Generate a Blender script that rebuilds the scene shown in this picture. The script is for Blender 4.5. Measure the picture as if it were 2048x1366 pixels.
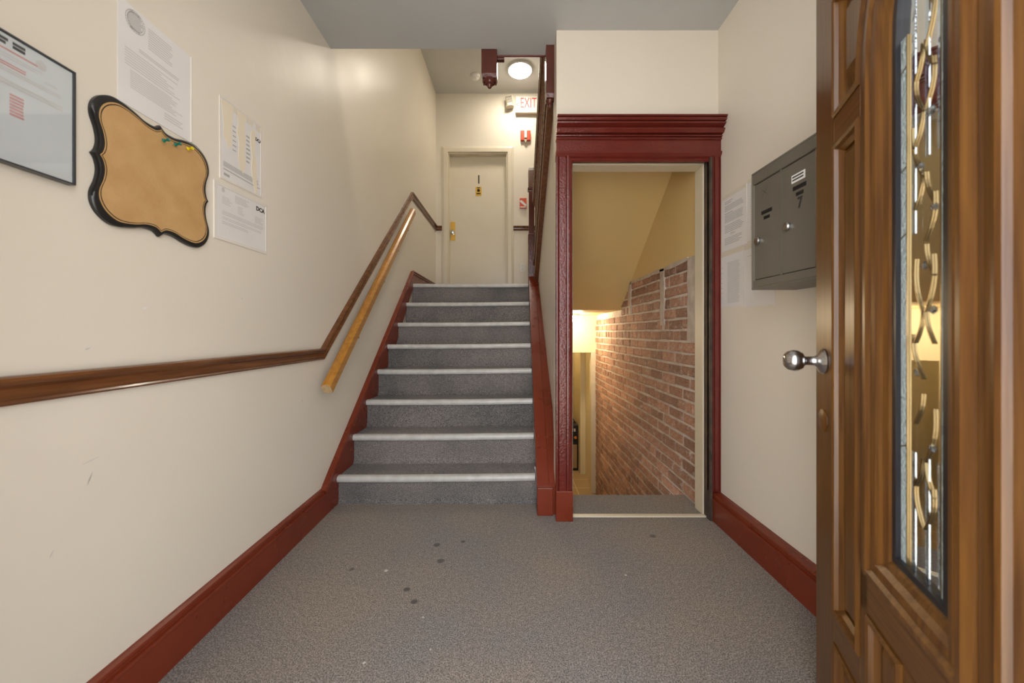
import bpy, bmesh, math, random
from mathutils import Vector, Matrix

random.seed(7)
for o in list(bpy.data.objects):
    bpy.data.objects.remove(o)
S = bpy.context.scene
COL = S.collection

# ------------------------------------------------------------------ camera
CAM_H = 1.048
cam_d = bpy.data.cameras.new('camera')
cam = bpy.data.objects.new('camera', cam_d)
COL.objects.link(cam)
cam.location = (0, 0, CAM_H)
cam.rotation_euler = (math.radians(90), 0, 0)
cam_d.sensor_width = 36.0
cam_d.lens = 36.0 * 750 / 2048
cam_d.shift_x = 4 / 2048
cam_d.shift_y = -18 / 2048
cam_d.clip_start = 0.02
cam_d.dof.use_dof = True
cam_d.dof.focus_distance = 2.6
cam_d.dof.aperture_fstop = 3.2
S.camera = cam

# ------------------------------------------------------------------ world, daylight, exposure
W = bpy.data.worlds.new('World')
S.world = W
W.use_nodes = True
bg = W.node_tree.nodes['Background']
bg.inputs[0].default_value = (0.97, 0.98, 1.0, 1)
bg.inputs[1].default_value = 6.6
sun_d = bpy.data.lights.new('sun', 'SUN')       # sun along the street front: lights the pavement, never enters the hall
sun_d.energy = 32.0
sun_d.color = (1.0, 0.95, 0.87)
sun_d.angle = math.radians(0.6)
sun = bpy.data.objects.new('sun', sun_d)
sun.rotation_euler = Vector((0.70, -0.22, -0.68)).to_track_quat('-Z', 'Y').to_euler()
COL.objects.link(sun)
S.view_settings.view_transform = 'Standard'
S.view_settings.look = 'None'
S.view_settings.gamma = 1.0
S.view_settings.use_curve_mapping = False
S.view_settings.exposure = 0.0
LAMP_HALL = 78.0
LAMP_BASE = 170.0


# ------------------------------------------------------------------ materials
def nd(t, typ, **kw):
    n = t.nodes.new(typ)
    for k, v in kw.items():
        setattr(n, k, v)
    return n


MATS = {}


def mat(name, col, rough=0.5, col2=None, nscale=5.0, namt=1.0, detail=4.0, bump=0.0, bscale=40.0, metal=0.0,
        spec=0.5, coat=0.0, stretch=None, emit=0.0, rough2=None, objvar=0.0, coord='Object'):
    m = bpy.data.materials.new(name)
    MATS[name] = m
    m.use_nodes = True
    t = m.node_tree
    p = t.nodes['Principled BSDF']
    p.inputs['Base Color'].default_value = (*col, 1)
    p.inputs['Roughness'].default_value = rough
    p.inputs['Metallic'].default_value = metal
    p.inputs['Specular IOR Level'].default_value = spec
    p.inputs['Coat Weight'].default_value = coat
    p.inputs['Coat Roughness'].default_value = 0.12
    if emit:
        p.inputs['Emission Color'].default_value = (*col, 1)
        p.inputs['Emission Strength'].default_value = emit
    tc = nd(t, 'ShaderNodeTexCoord')
    vec = tc.outputs[coord]
    if stretch:
        mp = nd(t, 'ShaderNodeMapping')
        mp.inputs['Scale'].default_value = stretch
        t.links.new(vec, mp.inputs['Vector'])
        vec = mp.outputs[0]
    if col2:
        n = nd(t, 'ShaderNodeTexNoise')
        n.inputs['Scale'].default_value = nscale
        n.inputs['Detail'].default_value = detail
        t.links.new(vec, n.inputs['Vector'])
        r = nd(t, 'ShaderNodeValToRGB')
        r.color_ramp.elements[0].position = 0.5 - 0.2 / namt
        r.color_ramp.elements[1].position = 0.5 + 0.2 / namt
        r.color_ramp.elements[0].color = (*col, 1)
        r.color_ramp.elements[1].color = (*col2, 1)
        t.links.new(n.outputs['Fac'], r.inputs[0])
        out = r.outputs[0]
        if objvar:
            oi = nd(t, 'ShaderNodeObjectInfo')
            hs = nd(t, 'ShaderNodeHueSaturation')
            mr = nd(t, 'ShaderNodeMapRange')
            mr.inputs['To Min'].default_value = 1 - objvar
            mr.inputs['To Max'].default_value = 1 + objvar
            t.links.new(oi.outputs['Random'], mr.inputs['Value'])
            t.links.new(mr.outputs[0], hs.inputs['Value'])
            t.links.new(out, hs.inputs['Color'])
            out = hs.outputs[0]
        t.links.new(out, p.inputs['Base Color'])
        if rough2 is not None:
            mr = nd(t, 'ShaderNodeMapRange')
            mr.inputs['From Min'].default_value = 0.35
            mr.inputs['From Max'].default_value = 0.65
            mr.inputs['To Min'].default_value = rough
            mr.inputs['To Max'].default_value = rough2
            t.links.new(n.outputs['Fac'], mr.inputs['Value'])
            t.links.new(mr.outputs[0], p.inputs['Roughness'])
    if bump:
        b = nd(t, 'ShaderNodeTexNoise')
        b.inputs['Scale'].default_value = bscale
        b.inputs['Detail'].default_value = 5
        t.links.new(vec, b.inputs['Vector'])
        bn = nd(t, 'ShaderNodeBump')
        bn.inputs['Strength'].default_value = bump
        bn.inputs['Distance'].default_value = 0.01
        t.links.new(b.outputs['Fac'], bn.inputs['Height'])
        t.links.new(bn.outputs[0], p.inputs['Normal'])
    return m


def wood(name, dark, light, rough=0.3, axis='Z', scale=1.0, bump=0.08, coat=0.0):
    st = {'X': (1.2, 30, 30), 'Y': (30, 1.2, 30), 'Z': (30, 30, 1.2)}[axis]
    st = tuple(a * scale for a in st)
    return mat(name, dark, rough, light, nscale=2.2, namt=1.1, detail=8, stretch=st, bump=bump, bscale=3.0, coat=coat)


mat('wall_paint', (0.76, 0.695, 0.585), 0.33, (0.79, 0.73, 0.63), nscale=1.3, bump=0.22, bscale=9, rough2=0.43)
mat('wall_yellow', (0.69, 0.50, 0.215), 0.5, (0.72, 0.54, 0.25), nscale=1.5, bump=0.15, bscale=12)
mat('ceiling_grey', (0.50, 0.51, 0.515), 0.42, (0.54, 0.545, 0.545), nscale=2, bump=0.2, bscale=9, rough2=0.55)
mat('ceiling_pale', (0.60, 0.60, 0.58), 0.6, bump=0.1, bscale=12)
mat('red_paint', (0.165, 0.024, 0.008), 0.24, (0.195, 0.031, 0.011), nscale=4, bump=0.04, bscale=30, rough2=0.34)
mat('maroon_paint', (0.120, 0.016, 0.011), 0.18, (0.145, 0.021, 0.013), nscale=9, bump=0.20, bscale=90)
mat('dark_wood_trim', (0.095, 0.030, 0.010), 0.22, (0.20, 0.075, 0.022), nscale=2.0, stretch=(20, 1.5, 20), bump=0.05, bscale=3, coat=0.25)
mat('baluster_wood', (0.11, 0.040, 0.018), 0.26, (0.18, 0.068, 0.028), nscale=3.0, stretch=(20, 20, 1.5), bump=0.05, bscale=3, coat=0.3)
wood('rail_pine', (0.38, 0.155, 0.018), (0.54, 0.25, 0.042), 0.3, 'Y', 0.8, coat=0.3)
wood('end_grain', (0.42, 0.30, 0.15), (0.58, 0.42, 0.23), 0.7, 'Y', 1.0)
wood('oak_door', (0.068, 0.024, 0.004), (0.145, 0.060, 0.010), 0.33, 'Z', 1.6, bump=0.05)
wood('oak_door_across', (0.068, 0.024, 0.004), (0.145, 0.060, 0.010), 0.33, 'X', 1.6, bump=0.05)
mat('cream_paint', (0.68, 0.60, 0.44), 0.4, (0.72, 0.64, 0.49), nscale=6, bump=0.15, bscale=25)
mat('door_cream', (0.72, 0.65, 0.52), 0.3, (0.75, 0.68, 0.56), nscale=3, bump=0.05, bscale=20)
mat('old_jamb', (0.035, 0.028, 0.026), 0.55, (0.10, 0.065, 0.045), nscale=14, bump=0.4, bscale=40)
mat('nosing', (0.62, 0.62, 0.60), 0.33, (0.47, 0.46, 0.44), nscale=18, namt=0.8, bump=0.08, bscale=60)
mat('black_frame', (0.04, 0.045, 0.05), 0.3)
mat('board_black', (0.015, 0.014, 0.014), 0.28)
mat('cork', (0.50, 0.29, 0.11), 0.7, (0.58, 0.36, 0.15), nscale=16, bump=0.12, bscale=150, detail=8)
mat('paper', (0.80, 0.77, 0.75), 0.55, (0.76, 0.73, 0.71), nscale=5)
mat('paper_cool', (0.66, 0.68, 0.69), 0.18, (0.64, 0.66, 0.67), nscale=5)
mat('plastic_sleeve', (0.80, 0.75, 0.68), 0.2)
mat('tape', (0.72, 0.66, 0.54), 0.35)
mat('torn_paper', (0.82, 0.73, 0.57), 0.6)
mat('ink', (0.42, 0.40, 0.39), 0.6)
mat('ink_faint', (0.58, 0.55, 0.54), 0.6)
mat('ink_black', (0.03, 0.03, 0.03), 0.6)
mat('ink_red', (0.62, 0.30, 0.30), 0.6)
mat('pin_green', (0.0, 0.17, 0.12), 0.3)
mat('pin_yellow', (0.75, 0.58, 0.0), 0.3)
mat('steel', (0.55, 0.55, 0.56), 0.22, metal=1.0)
mat('dark_steel', (0.09, 0.085, 0.08), 0.4, metal=1.0)
mat('brass', (0.78, 0.50, 0.10), 0.4, metal=0.75)
mat('mailbox_grey', (0.125, 0.112, 0.088), 0.34, (0.145, 0.13, 0.105), nscale=3, bump=0.05, bscale=60, rough2=0.42)
mat('slot_black', (0.006, 0.006, 0.006), 0.6)
mat('white_plastic', (0.75, 0.74, 0.71), 0.35)
mat('beige_plastic', (0.62, 0.55, 0.42), 0.4)
mat('alarm_red', (0.62, 0.075, 0.03), 0.35)
mat('exit_red', (0.50, 0.025, 0.015), 0.5)
mat('sign_white', (0.52, 0.51, 0.48), 0.6)
mat('wall_basement', (0.76, 0.66, 0.42), 0.5, (0.78, 0.68, 0.45), nscale=1.5, bump=0.1, bscale=12)
mat('newel_paint', (0.085, 0.022, 0.014), 0.2, (0.11, 0.028, 0.018), nscale=9, bump=0.15, bscale=60)
mat('lens_white', (0.85, 0.83, 0.78), 0.15)
mat('brick', (0.33, 0.155, 0.092), 0.75, (0.52, 0.31, 0.215), nscale=5.5, detail=8, bump=0.5, bscale=60, objvar=0.28)
def smear(m, colr, scale, lo, hi, amt):
    t = m.node_tree
    p = t.nodes['Principled BSDF']
    src = p.inputs['Base Color'].links[0].from_socket
    g = nd(t, 'ShaderNodeNewGeometry')
    n = nd(t, 'ShaderNodeTexNoise')
    n.inputs['Scale'].default_value = scale
    n.inputs['Detail'].default_value = 9
    n.inputs['Roughness'].default_value = 0.68
    t.links.new(g.outputs['Position'], n.inputs['Vector'])
    mr = nd(t, 'ShaderNodeMapRange')
    mr.inputs['From Min'].default_value = lo
    mr.inputs['From Max'].default_value = hi
    mr.inputs['To Max'].default_value = amt
    t.links.new(n.outputs['Fac'], mr.inputs['Value'])
    x = nd(t, 'ShaderNodeMix', data_type='RGBA')
    t.links.new(mr.outputs[0], x.inputs['Factor'])
    t.links.new(src, x.inputs['A'])
    x.inputs['B'].default_value = (*colr, 1)
    t.links.new(x.outputs['Result'], p.inputs['Base Color'])


smear(MATS['brick'], (0.66, 0.58, 0.49), 16.0, 0.55, 0.66, 0.75)
mat('mortar', (0.74, 0.68, 0.60), 0.85, (0.58, 0.50, 0.42), nscale=14, detail=8, bump=0.7, bscale=50)
mat('plaster_patch', (0.60, 0.53, 0.45), 0.8, (0.46, 0.38, 0.31), nscale=16, bump=0.5, bscale=50)
mat('concrete', (0.46, 0.44, 0.41), 0.8, (0.52, 0.50, 0.47), nscale=2, bump=0.2, bscale=30)
mat('black_plastic', (0.02, 0.02, 0.022), 0.35)
mat('tan_panel', (0.36, 0.24, 0.12), 0.5)
mat('orange_mark', (0.7, 0.2, 0.03), 0.4)
mat('lead_came', (0.24, 0.17, 0.08), 0.3, metal=1.0)
mat('bevel_white', (0.50, 0.60, 0.62), 0.12, bump=0.8, bscale=160)
mat('glazing_black', (0.012, 0.012, 0.016), 0.4)
mat('white_sheet', (0.8, 0.8, 0.79), 0.5)


def lampmat(name, col, strength):
    m = bpy.data.materials.new(name)
    MATS[name] = m
    m.use_nodes = True
    p = m.node_tree.nodes['Principled BSDF']
    p.inputs['Base Color'].default_value = (0.9, 0.9, 0.9, 1)
    p.inputs['Emission Color'].default_value = (*col, 1)
    p.inputs['Emission Strength'].default_value = strength


lampmat('lamp_hall', (1.0, 0.90, 0.74), LAMP_HALL)
lampmat('lamp_base', (1.0, 0.84, 0.58), LAMP_BASE)
lampmat('corridor_fill_glow', (1.0, 0.80, 0.46), 60.0)  # glow of the added corridor fill


def glassmat(name, tint, refl, rough=0.02, bump=0.0, trans=(0.55, 0.56, 0.55)):
    m = bpy.data.materials.new(name)
    MATS[name] = m
    m.use_nodes = True
    t = m.node_tree
    t.nodes.remove(t.nodes['Principled BSDF'])
    out = t.nodes['Material Output']
    g = nd(t, 'ShaderNodeBsdfGlossy')
    g.inputs['Roughness'].default_value = rough
    g.inputs['Color'].default_value = (*tint, 1)
    tr = nd(t, 'ShaderNodeBsdfTransparent')
    tr.inputs['Color'].default_value = (*trans, 1)
    mx = nd(t, 'ShaderNodeMixShader')
    mx.inputs[0].default_value = refl
    t.links.new(tr.outputs[0], mx.inputs[1])
    t.links.new(g.outputs[0], mx.inputs[2])
    t.links.new(mx.outputs[0], out.inputs[0])
    if bump:
        tc = nd(t, 'ShaderNodeTexCoord')
        b = nd(t, 'ShaderNodeTexNoise')
        b.inputs['Scale'].default_value = 55
        t.links.new(tc.outputs['Object'], b.inputs['Vector'])
        bn = nd(t, 'ShaderNodeBump')
        bn.inputs['Strength'].default_value = bump
        bn.inputs['Distance'].default_value = 0.01
        t.links.new(b.outputs['Fac'], bn.inputs['Height'])
        t.links.new(bn.outputs[0], g.inputs['Normal'])


glassmat('door_glass', (0.95, 0.97, 0.97), 0.62)
glassmat('door_glass_textured', (0.80, 0.92, 0.95), 0.75, 0.10, 0.8)
glassmat('bevel_glass', (0.80, 0.90, 1.0), 0.6, 0.08, 0.12)
glassmat('sheet_glass', (0.9, 0.95, 1.0), 0.05, 0.04, 0, (.98, .99, .99))


def carpet(name, spots=(), worn=True):
    m = bpy.data.materials.new(name)
    MATS[name] = m
    m.use_nodes = True
    t = m.node_tree
    p = t.nodes['Principled BSDF']
    p.inputs['Roughness'].default_value = 0.95
    p.inputs['Specular IOR Level'].default_value = 0.1
    p.inputs['Sheen Weight'].default_value = 0.15
    g = nd(t, 'ShaderNodeNewGeometry')
    pos = g.outputs['Position']

    def noise(sc, det=3):
        n = nd(t, 'ShaderNodeTexNoise')
        n.inputs['Scale'].default_value = sc
        n.inputs['Detail'].default_value = det
        t.links.new(pos, n.inputs['Vector'])
        return n.outputs['Fac']

    def ramp(f, a, b, c0, c1):
        r = nd(t, 'ShaderNodeValToRGB')
        r.color_ramp.elements[0].position = a
        r.color_ramp.elements[1].position = b
        r.color_ramp.elements[0].color = (*c0, 1)
        r.color_ramp.elements[1].color = (*c1, 1)
        t.links.new(f, r.inputs[0])
        return r.outputs[0]

    big = ramp(noise(1.7, 5), 0.40, 0.62, (0.228, 0.206, 0.194), (0.268, 0.224, 0.188) if worn else (0.140, 0.138, 0.136))
    fine = ramp(noise(230, 3), 0.36, 0.66, (0.42, 0.42, 0.42), (1.6, 1.6, 1.6))
    mid = ramp(noise(60, 2), 0.3, 0.7, (0.86, 0.86, 0.86), (1.14, 1.14, 1.14))

    def mul(a, b):
        x = nd(t, 'ShaderNodeMix', data_type='RGBA', blend_type='MULTIPLY')
        x.inputs['Factor'].default_value = 1.0
        t.links.new(a, x.inputs['A'])
        t.links.new(b, x.inputs['B'])
        return x.outputs['Result']

    c = mul(mul(big, fine), mid)
    for (sx, sy, r, colr, amt) in spots:
        d = nd(t, 'ShaderNodeVectorMath', operation='DISTANCE')
        t.links.new(pos, d.inputs[0])
        d.inputs[1].default_value = (sx, sy, 0)
        mr = nd(t, 'ShaderNodeMapRange')
        mr.inputs['From Min'].default_value = r
        mr.inputs['From Max'].default_value = r * 0.6
        mr.inputs['To Min'].default_value = 0
        mr.inputs['To Max'].default_value = amt
        t.links.new(d.outputs['Value'], mr.inputs['Value'])
        x = nd(t, 'ShaderNodeMix', data_type='RGBA')
        t.links.new(mr.outputs[0], x.inputs['Factor'])
        t.links.new(c, x.inputs['A'])
        x.inputs['B'].default_value = (*colr, 1)
        c = x.outputs['Result']
    t.links.new(c, p.inputs['Base Color'])
    bn = nd(t, 'ShaderNodeBump')
    bn.inputs['Strength'].default_value = 0.6
    bn.inputs['Distance'].default_value = 0.004
    t.links.new(noise(260, 2), bn.inputs['Height'])
    t.links.new(bn.outputs[0], p.inputs['Normal'])


STAIN = (0.045, 0.04, 0.038)
CRUMB = (0.6, 0.58, 0.53)
carpet('carpet_floor', [(-0.361, 1.85, 0.020, STAIN, .7), (-0.235, 1.88, 0.014, STAIN, .7), (-0.318, 1.72, 0.020, STAIN, .7),
                        (-0.421, 1.53, 0.016, STAIN, .8), (-0.373, 1.46, 0.016, STAIN, .8), (0.735, 1.93, 0.02, STAIN, .6),
                        (-0.545, 1.65, 0.010, CRUMB, .9), (0.50, 1.62, 0.006, CRUMB, .9), (-0.32, 1.38, 0.005, CRUMB, .9),
                        (-0.463, 1.19, 0.006, CRUMB, .9), (-0.263, 1.24, 0.004, CRUMB, .9), (-0.70, 1.66, 0.014, STAIN, .6)])
carpet('carpet_stair', (), False)


def tilemat():
    m = bpy.data.materials.new('tile_floor')
    MATS['tile_floor'] = m
    m.use_nodes = True
    t = m.node_tree
    p = t.nodes['Principled BSDF']
    p.inputs['Roughness'].default_value = 0.35
    g = nd(t, 'ShaderNodeNewGeometry')
    b = nd(t, 'ShaderNodeTexBrick')
    b.offset = 0.0
    b.inputs['Scale'].default_value = 1.0
    b.inputs['Brick Width'].default_value = 0.3
    b.inputs['Row Height'].default_value = 0.3
    b.inputs['Mortar Size'].default_value = 0.008
    b.inputs['Color1'].default_value = (0.42, 0.30, 0.16, 1)
    b.inputs['Color2'].default_value = (0.36, 0.26, 0.14, 1)
    b.inputs['Mortar'].default_value = (0.6, 0.48, 0.3, 1)
    t.links.new(g.outputs['Position'], b.inputs['Vector'])
    t.links.new(b.outputs['Color'], p.inputs['Base Color'])


tilemat()


# ------------------------------------------------------------------ mesh helpers
class MB:
    def __init__(self, T=None):
        self.v, self.f, self.T = [], [], T

    def add(self, vs, fs):
        b = len(self.v)
        if self.T:
            vs = [self.T(*p) for p in vs]
        self.v += [tuple(p) for p in vs]
        self.f += [tuple(i + b for i in q) for q in fs]
        return self

    def box(self, x0, x1, y0, y1, z0, z1):
        vs = [(x, y, z) for x in (x0, x1) for y in (y0, y1) for z in (z0, z1)]
        return self.add(vs, [(0, 1, 3, 2), (4, 6, 7, 5), (0, 4, 5, 1), (2, 3, 7, 6), (0, 2, 6, 4), (1, 5, 7, 3)])

    def prism(self, A, B):
        n = len(A)
        fs = [tuple(range(n))[::-1], tuple(range(n, 2 * n))]
        fs += [(i, (i + 1) % n, n + (i + 1) % n, n + i) for i in range(n)]
        return self.add(list(A) + list(B), fs)

    def loft(self, rings, closed=False, caps=True):
        n, m = len(rings[0]), len(rings)
        vs = [p for r in rings for p in r]
        fs = []
        for k in range(m if closed else m - 1):
            a, b = k * n, ((k + 1) % m) * n
            fs += [(a + i, a + (i + 1) % n, b + (i + 1) % n, b + i) for i in range(n)]
        if caps and not closed:
            fs += [tuple(range(n))[::-1], tuple(range((m - 1) * n, m * n))]
        return self.add(vs, fs)

    def lathe(self, prof, c=(0, 0, 0), axis=(0, 0, 1), seg=24):
        ax = Vector(axis).normalized()
        u = ax.orthogonal().normalized()
        w = ax.cross(u)
        c = Vector(c)
        rings = []
        for r, h in prof:
            rings.append([tuple(c + ax * h + (u * math.cos(2 * math.pi * k / seg) + w * math.sin(2 * math.pi * k / seg)) * max(r, 1e-4))
                          for k in range(seg)])
        return self.loft(rings)

    def sweep(self, path, prof, normal, closed=False):
        """profile (a, b): a along in-plane left of travel, b along normal; mitred corners"""
        N = Vector(normal).normalized()
        P = [Vector(p) for p in path]
        n = len(P)
        rings = []
        for i in range(n):
            ds = []
            if closed or i > 0:
                ds.append(P[i] - P[i - 1])
            if closed or i < n - 1:
                ds.append(P[(i + 1) % n] - P[i])
            ls = []
            for d in ds:
                d = (d - N * d.dot(N)).normalized()
                ls.append(N.cross(d))
            if len(ls) == 2:
                l = (ls[0] + ls[1]).normalized()
                l = l / max(0.25, l.dot(ls[0]))
            else:
                l = ls[0]
            rings.append([tuple(P[i] + l * a + N * b) for a, b in prof])
        return self.loft(rings, closed=closed)

    def build(self, name, m, parent=None, smooth=False, bevel=0.0, seg=2, **props):
        me = bpy.data.meshes.new(name)
        me.from_pydata(self.v, [], self.f)
        bm = bmesh.new()
        bm.from_mesh(me)
        bmesh.ops.recalc_face_normals(bm, faces=bm.faces)
        bm.to_mesh(me)
        bm.free()
        me.materials.append(MATS[m])
        if smooth:
            for q in me.polygons:
                q.use_smooth = True
            me.set_sharp_from_angle(angle=math.radians(40))
        o = bpy.data.objects.new(name, me)
        COL.objects.link(o)
        if parent:
            o.parent = parent
        if bevel:
            md = o.modifiers.new('bevel', 'BEVEL')
            md.width = bevel
            md.segments = seg
            md.limit_method = 'ANGLE'
        for k, v in props.items():
            o[k] = v
        return o


def empty(name, label=None, category=None, loc=(0, 0, 0), rz=0.0, **props):
    o = bpy.data.objects.new(name, None)
    COL.objects.link(o)
    o.location = loc
    o.rotation_euler = (0, 0, rz)
    o.empty_display_size = 0.05
    if label:
        o['label'] = label
    if category:
        o['category'] = category
    for k, v in props.items():
        o[k] = v
    return o


def tag(o, label, category, **props):
    o['label'] = label
    o['category'] = category
    for k, v in props.items():
        o[k] = v
    return o


def struct(o, label, category):
    return tag(o, label, category, kind='structure')


def copy_tree(o, parent=None):
    c = o.copy()
    COL.objects.link(c)
    if parent:
        c.parent = parent
    for ch in list(o.children):
        copy_tree(ch, c)
    return c


def text_mesh(name, txt, size, m, T, parent=None, sx=1.0, offset=0.0, depth=0.0005, align='CENTER'):
    cu = bpy.data.curves.new(name, 'FONT')
    cu.body = txt
    cu.size = size
    cu.align_x = align
    cu.align_y = 'CENTER'
    cu.offset = offset
    cu.extrude = depth
    cu.resolution_u = 3
    to = bpy.data.objects.new(name + '_src', cu)
    COL.objects.link(to)
    bpy.context.view_layer.update()
    me = bpy.data.meshes.new_from_object(to.evaluated_get(bpy.context.evaluated_depsgraph_get()))
    bpy.data.objects.remove(to)
    for v in me.vertices:
        v.co = Vector(T(v.co.x * sx, v.co.y, v.co.z))
    me.materials.clear()
    me.materials.append(MATS[m])
    me.name = name
    o = bpy.data.objects.new(name, me)
    COL.objects.link(o)
    if parent:
        o.parent = parent
    return o


# ------------------------------------------------------------------ plan of the place (metres)
XL, XR = -1.075, 1.172          # vestibule side walls
YD = 2.112                      # wall with the basement doorway
YB = 5.116                      # back wall of the upper landing
ZC = 2.75                       # vestibule ceiling
ZU = 4.308                      # ceiling over the landing
ZL = 1.559                      # landing floor
ZB = -1.066                     # basement floor
XBR = 1.12                      # brick wall face
YF0, YF1 = -0.06, 0.19          # street wall


def wall_x(y):
    return XL if y <= 2.2 else XL + 0.0225 * (y - 2.2)


def stair_wall_x(y):
    pts = [(2.0, 0.262), (2.24, 0.270), (2.6, 0.296), (6, 0.290)]
    for (a, p), (b, q) in zip(pts, pts[1:]):
        if y <= b:
            return p + (q - p) * (y - a) / (b - a)
    return pts[-1][1]


def upper_line(y):              # lower edge of the upper flight's side board
    return 1.588 + 0.72 * (3.9 - y)


# ------------------------------------------------------------------ room shell
b = MB()
pl = [(XL, -0.06), (XL, 2.2), (wall_x(YB), YB), (wall_x(YB), YB + .15), (-1.3, YB + .15), (-1.3, -0.06)]
b.prism([(x, y, -.1) for x, y in pl], [(x, y, ZU + .1) for x, y in pl])
struct(b.build('wall_left', 'wall_paint'), 'long cream wall on the left carrying notices and the stair handrail', 'wall')

b = MB().box(XR, XR + .16, -0.06, YD + .13, -.1, ZC + .15)
struct(b.build('wall_right', 'wall_paint'), 'cream wall on the right behind the mailboxes', 'wall')

b = MB().box(XR, XR + .16, YD + .13, YB + .15, 1.0, ZU + .1).box(XR, XR + .16, -0.06, YD + .13, ZC + .15, ZU + .1)
struct(b.build('wall_right_upper', 'wall_paint'), 'cream wall beside the upper stair flight behind the balusters', 'wall')

b = MB().box(.262, .345, YD, YD + .13, 0, ZC).box(1.125, XR, YD, YD + .13, 0, ZC).box(.345, 1.125, YD, YD + .13, 2.03, ZC)
struct(b.build('wall_middle', 'wall_paint'), 'cream wall above and around the maroon framed basement doorway', 'wall')

b = MB()
ys = [YD + .13, 2.287, 2.6, 3.0, 3.5, 3.95]
inner = [(stair_wall_x(y), y) for y in ys]
for (x0, y0), (x1, y1) in zip(inner, inner[1:]):
    t0, t1 = min(ZC, upper_line(y0) + .02), min(ZC, upper_line(y1) + .02)
    b.add([(x0, y0, ZB), (x1, y1, ZB), (x1, y1, t1), (x0, y0, t0), (x0 + .04, y0, ZB), (x1 + .04, y1, ZB), (x1 + .04, y1, t1), (x0 + .04, y0, t0)],
          [(0, 1, 2, 3), (5, 4, 7, 6), (3, 2, 6, 7), (1, 0, 4, 5), (0, 3, 7, 4), (1, 5, 6, 2)])
b.box(.29, .33, 3.95, 4.94, ZB, 1.27)
struct(b.build('wall_stairs', 'wall_paint'), 'narrow cream wall between the carpeted stairs and the basement stairway', 'wall')

DX0, DX1, DZ = -0.846, -0.034, 3.50     # apartment door opening
b = MB().box(wall_x(YB) - .1, DX0, YB, YB + .15, ZL - .1, ZU + .1).box(DX1, XR + .1, YB, YB + .15, ZL - .1, ZU + .1).box(DX0, DX1, YB, YB + .15, DZ, ZU + .1)
struct(b.build('wall_back', 'wall_paint'), 'pale end wall of the landing around the apartment door', 'wall')

b = MB()
b.box(-1.3, -.45, YF0, YF1, -.1, ZU + .1).box(.55, 1.34, YF0, YF1, -.1, ZU + .1).box(-.45, .55, YF0, YF1, 2.62, ZU + .1)
struct(b.build('wall_front', 'wall_paint'), 'street wall around the front entrance at the viewer', 'wall')
b = MB().box(-.45, .55, .02, .12, 2.06, 2.12)
struct(b.build('trim_1', 'oak_door_across', bevel=.004), 'brown transom bar across the front entrance', 'trim')

b = MB().box(-1.2, 1.3, -.06, YD, -.12, 0).box(-1.2, .262, YD, 2.36, -.12, 0).box(.345, 1.125, YD, 2.42, -.12, 0)
struct(b.build('floor', 'carpet_floor'), 'worn grey carpet of the entrance hall with dark spots', 'floor')
b = MB().box(-1.2, XR + .02, 3.99, YB + .1, 1.30, ZL)
b.box(.29, XR + .02, 3.82, 3.99, 1.30, ZL)
struct(b.build('floor_landing', 'carpet_stair'), 'carpeted landing floor at the top of the stairs', 'floor')

b = MB().box(-1.2, 1.3, YF0, 2.25, ZC, ZC + .14).box(-.085, .30, 2.25, 2.308, ZC, ZC + .14).box(.30, XR + .1, 2.25, 2.308, ZC, ZC + .14)
struct(b.build('ceiling', 'ceiling_grey'), 'low grey painted ceiling of the entrance hall', 'ceiling')
b = MB().box(-1.3, 1.34, YF0, YB + .15, ZU, ZU + .12)
struct(b.build('ceiling_landing', 'ceiling_pale'), 'high pale ceiling above the landing with the round light', 'ceiling')
b = MB().box(-.079, .275, 2.300, 2.312, ZC - .006, ZC + .14)
struct(b.build('trim_2', 'maroon_paint', bevel=.002), 'thin maroon edging along the ceiling between the hanging newels', 'trim')

# ground outside the entrance
b = MB().box(-8, 8, -14, YF0 - .0005, -.3, -.14)
struct(b.build('ground', 'concrete'), 'pavement outside the front entrance', 'ground')

# ------------------------------------------------------------------ basement stairway
b = MB()
z_s = lambda y: 1.277 + .717 * (3.82 - y)
A = [(.30, 2.235, z_s(2.235)), (.30, 3.82, 1.277), (.30, 3.82, 1.30), (.30, 2.235, z_s(2.235) + .03)]
b.prism(A, [(1.18, y, z) for _, y, z in A])
struct(b.build('ceiling_stair', 'wall_yellow'), 'sloping yellow underside of the upper stairs above the basement steps', 'ceiling')
b = MB().box(.30, 1.25, 3.82, 7.1, 1.277, 1.298)
struct(b.build('ceiling_basement', 'wall_yellow'), 'flat yellowish basement ceiling', 'ceiling')
b = MB().box(XBR + .002, 1.33, YD + .13, 4.94, 1.51, 2.6)
struct(b.build('wall_plaster', 'wall_yellow'), 'yellow plaster wall above the exposed bricks in the stairway', 'wall')

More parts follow.
